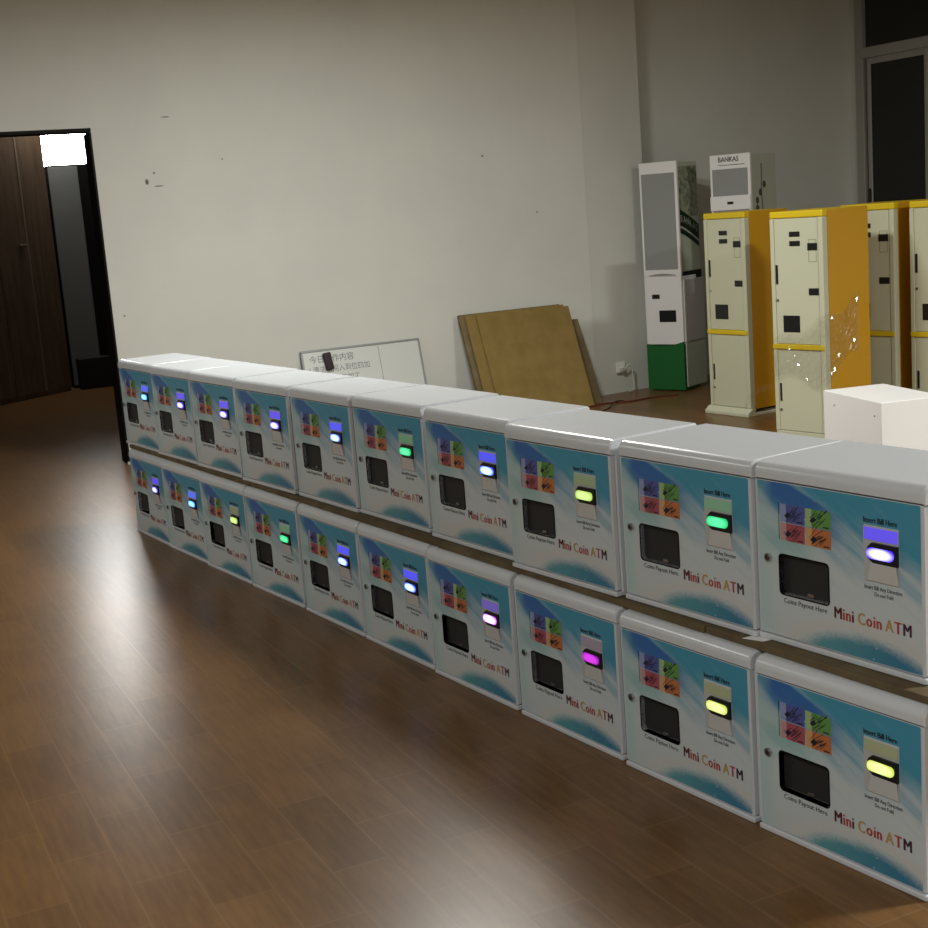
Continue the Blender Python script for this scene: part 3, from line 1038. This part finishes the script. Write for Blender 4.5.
WBM = mat('whiteboard_face', (0.60, 0.62, 0.60), 0.3)
MARK = mat('marker_ink', (0.16, 0.16, 0.20), 0.6)
# whiteboard: local x along wall, z up the board, front at -y
tilt = math.asin(0.16 / 0.665)
WBX0, WBX1, WBH = 1.360, 2.320, 0.672
board = empty('whiteboard', W(WBX0, 0.185, 0.0), WA, 'framed whiteboard with handwriting leaning against the wall behind the machines', 'whiteboard')
board.rotation_euler = (-tilt, 0, WA)
wl_ = WBX1 - WBX0
MB().box(0.012, wl_ - 0.012, 0.002, 0.012, 0.012, WBH - 0.012).build('writing_surface', WBM, board)
b = MB()
for q in ((0, wl_, 0, 0.016), (0, wl_, WBH - 0.016, WBH)):
    b.box(q[0], q[1], -0.003, 0.015, q[2], q[3], bev=0.003)
for q in ((0, 0.016), (wl_ - 0.016, wl_)):
    b.box(q[0], q[1], -0.003, 0.015, 0.016, WBH - 0.016, bev=0.003)
b.build('frame', mat('board_frame', (0.26, 0.27, 0.27), 0.4, metal=0.4), board)
b = MB()
b.text('今日工作内容', 0.06, 0.575, 0.062, 0.95, 0.0, 0.0012)
b.text('1.清洁车间入到位四加', 0.04, 0.500, 0.056, 0.9, 0.0, 0.0012)
b.text('2.四二四上午加工', 0.05, 0.425, 0.056, 0.9, 0.0, 0.0012)
b.build('handwriting', MARK, board)
b = MB()
b.box(0.615, 0.618, 0.0008, 0.0018, 0.25, 0.65)
b.box(0.70, 0.94, 0.0008, 0.0018, 0.288, 0.292)
b.build('ruled_line', MARK, board)
er = MB()
er.box(-0.030, 0.030, -0.035, 0.0, -0.065, 0.065, 0, bev=0.010)
er.box(-0.028, 0.028, -0.003, 0.0015, -0.062, 0.062, 1)
eo = er.build('board_eraser', [mat('eraser_felt', (0.028, 0.018, 0.020), 0.75), SLOT], None, smooth=True)
eo.matrix_world = Matrix.Translation(W(WBX0, 0.185, 0.0)) @ Matrix.Rotation(WA, 4, 'Z') @ Matrix.Rotation(-tilt, 4, 'X') @ Matrix.Translation((0.20, -0.002, 0.575)) @ Matrix.Rotation(R(-5), 4, 'Y')
tag(eo, 'black board eraser stuck slanting near the top left of the whiteboard', 'eraser')

# cardboard sheets: (s left, s right, foot t, top t, height, thickness, material, label)
def sheet(s0, s1, foot, top, h_, th, m, label, skew=0.0):
    a = math.asin((foot - top) / h_)
    b = MB()
    b.box(0, s1 - s0, 0, th, 0, h_, bev=0.0015)
    # corrugation look: thin slit along the rims
    for v in b.bm.verts:
        v.co.x += skew * v.co.z
    o = b.build('cardboard_sheet', m)
    o.matrix_world = Matrix.Translation(W(s0, foot, 0.0)) @ Matrix.Rotation(WA, 4, 'Z') @ Matrix.Rotation(-a, 4, 'X')
    return tag(o, label, 'cardboard', 'cardboard sheets leaning on the wall')


sheet(2.80, 3.735, 0.325, 0.03, 0.72, 0.012, CARD2, 'rearmost worn cardboard sheet of the leaning stack, right edge sticking out', -0.02)
sheet(2.655, 3.545, 0.385, 0.085, 0.850, 0.03, CARD2, 'thick folded greyish cardboard sheet in the leaning stack', -0.02)
sheet(2.690, 3.560, 0.42, 0.125, 0.845, 0.006, CARD, 'thin brown cardboard sheet just behind the front one', -0.02)
sheet(2.775, 3.590, 0.45, 0.150, 0.835, 0.006, CARD, 'front brown cardboard sheet of the stack leaning on the wall', -0.02)

# power outlet low on the column stretch, with a hanging lead
def on_col(s, z, out=0.0):
    return W(s, -0.004 - (s - EDGE) * 0.084 + out, z)


o = MB().box(-0.045, 0.045, -0.012, 0, -0.045, 0.045, bev=0.004).build('wall_outlet', WHITE2)
o.matrix_world = Matrix.Translation(on_col(4.13, 0.21, 0.0)) @ Matrix.Rotation(WA + R(5), 4, 'Z')
tag(o, 'white power outlet low on the wall left of the green-based kiosk', 'outlet')
MB().box(-0.02, 0.02, -0.045, -0.012, -0.028, 0.0, bev=0.004).build('plug', KGREY, o)


def tube(name, pts, r, m, label, cat):
    cu = bpy.data.curves.new(name, 'CURVE')
    cu.dimensions = '3D'
    cu.bevel_depth = r
    cu.bevel_resolution = 2
    sp_ = cu.splines.new('BEZIER')
    sp_.bezier_points.add(len(pts) - 1)
    for p, q in zip(sp_.bezier_points, pts):
        p.co = q
        p.handle_left_type = p.handle_right_type = 'AUTO'
    o_ = bpy.data.objects.new(name, cu)
    col.objects.link(o_)
    dg = bpy.context.evaluated_depsgraph_get()
    me = bpy.data.meshes.new_from_object(o_.evaluated_get(dg))
    me.materials.clear()
    me.materials.append(m)
    bpy.data.objects.remove(o_)
    o2 = bpy.data.objects.new(name, me)
    col.objects.link(o2)
    return tag(o2, label, cat)


tube('power_lead', [on_col(4.15, 0.185, 0.035), on_col(4.19, 0.23, 0.05), on_col(4.23, 0.12, 0.04), on_col(4.22, 0.02, 0.05), on_col(4.16, 0.008, 0.07)], 0.006, KGREY,
     'grey power lead hanging from the outlet to the floor', 'cable')
tube('floor_cable', [Vector(p) for p in ((1.0, 10.72, 0.006), (1.15, 10.84, 0.006), (1.35, 10.86, 0.006), (1.55, 10.98, 0.006), (1.76, 11.03, 0.006))], 0.006,
     mat('red_cable', (0.14, 0.025, 0.015), 0.5), 'dark red cable lying on the floor in front of the green-based kiosk', 'cable')
tube('thin_cable', [Vector(p) for p in ((1.05, 10.40, 0.005), (1.14, 10.58, 0.005), (1.23, 10.82, 0.018), (1.30, 10.92, 0.006))], 0.005,
     mat('brown_cable', (0.07, 0.02, 0.015), 0.5), 'thin brown cable crossing the red one on the floor beside the cardboard', 'cable')
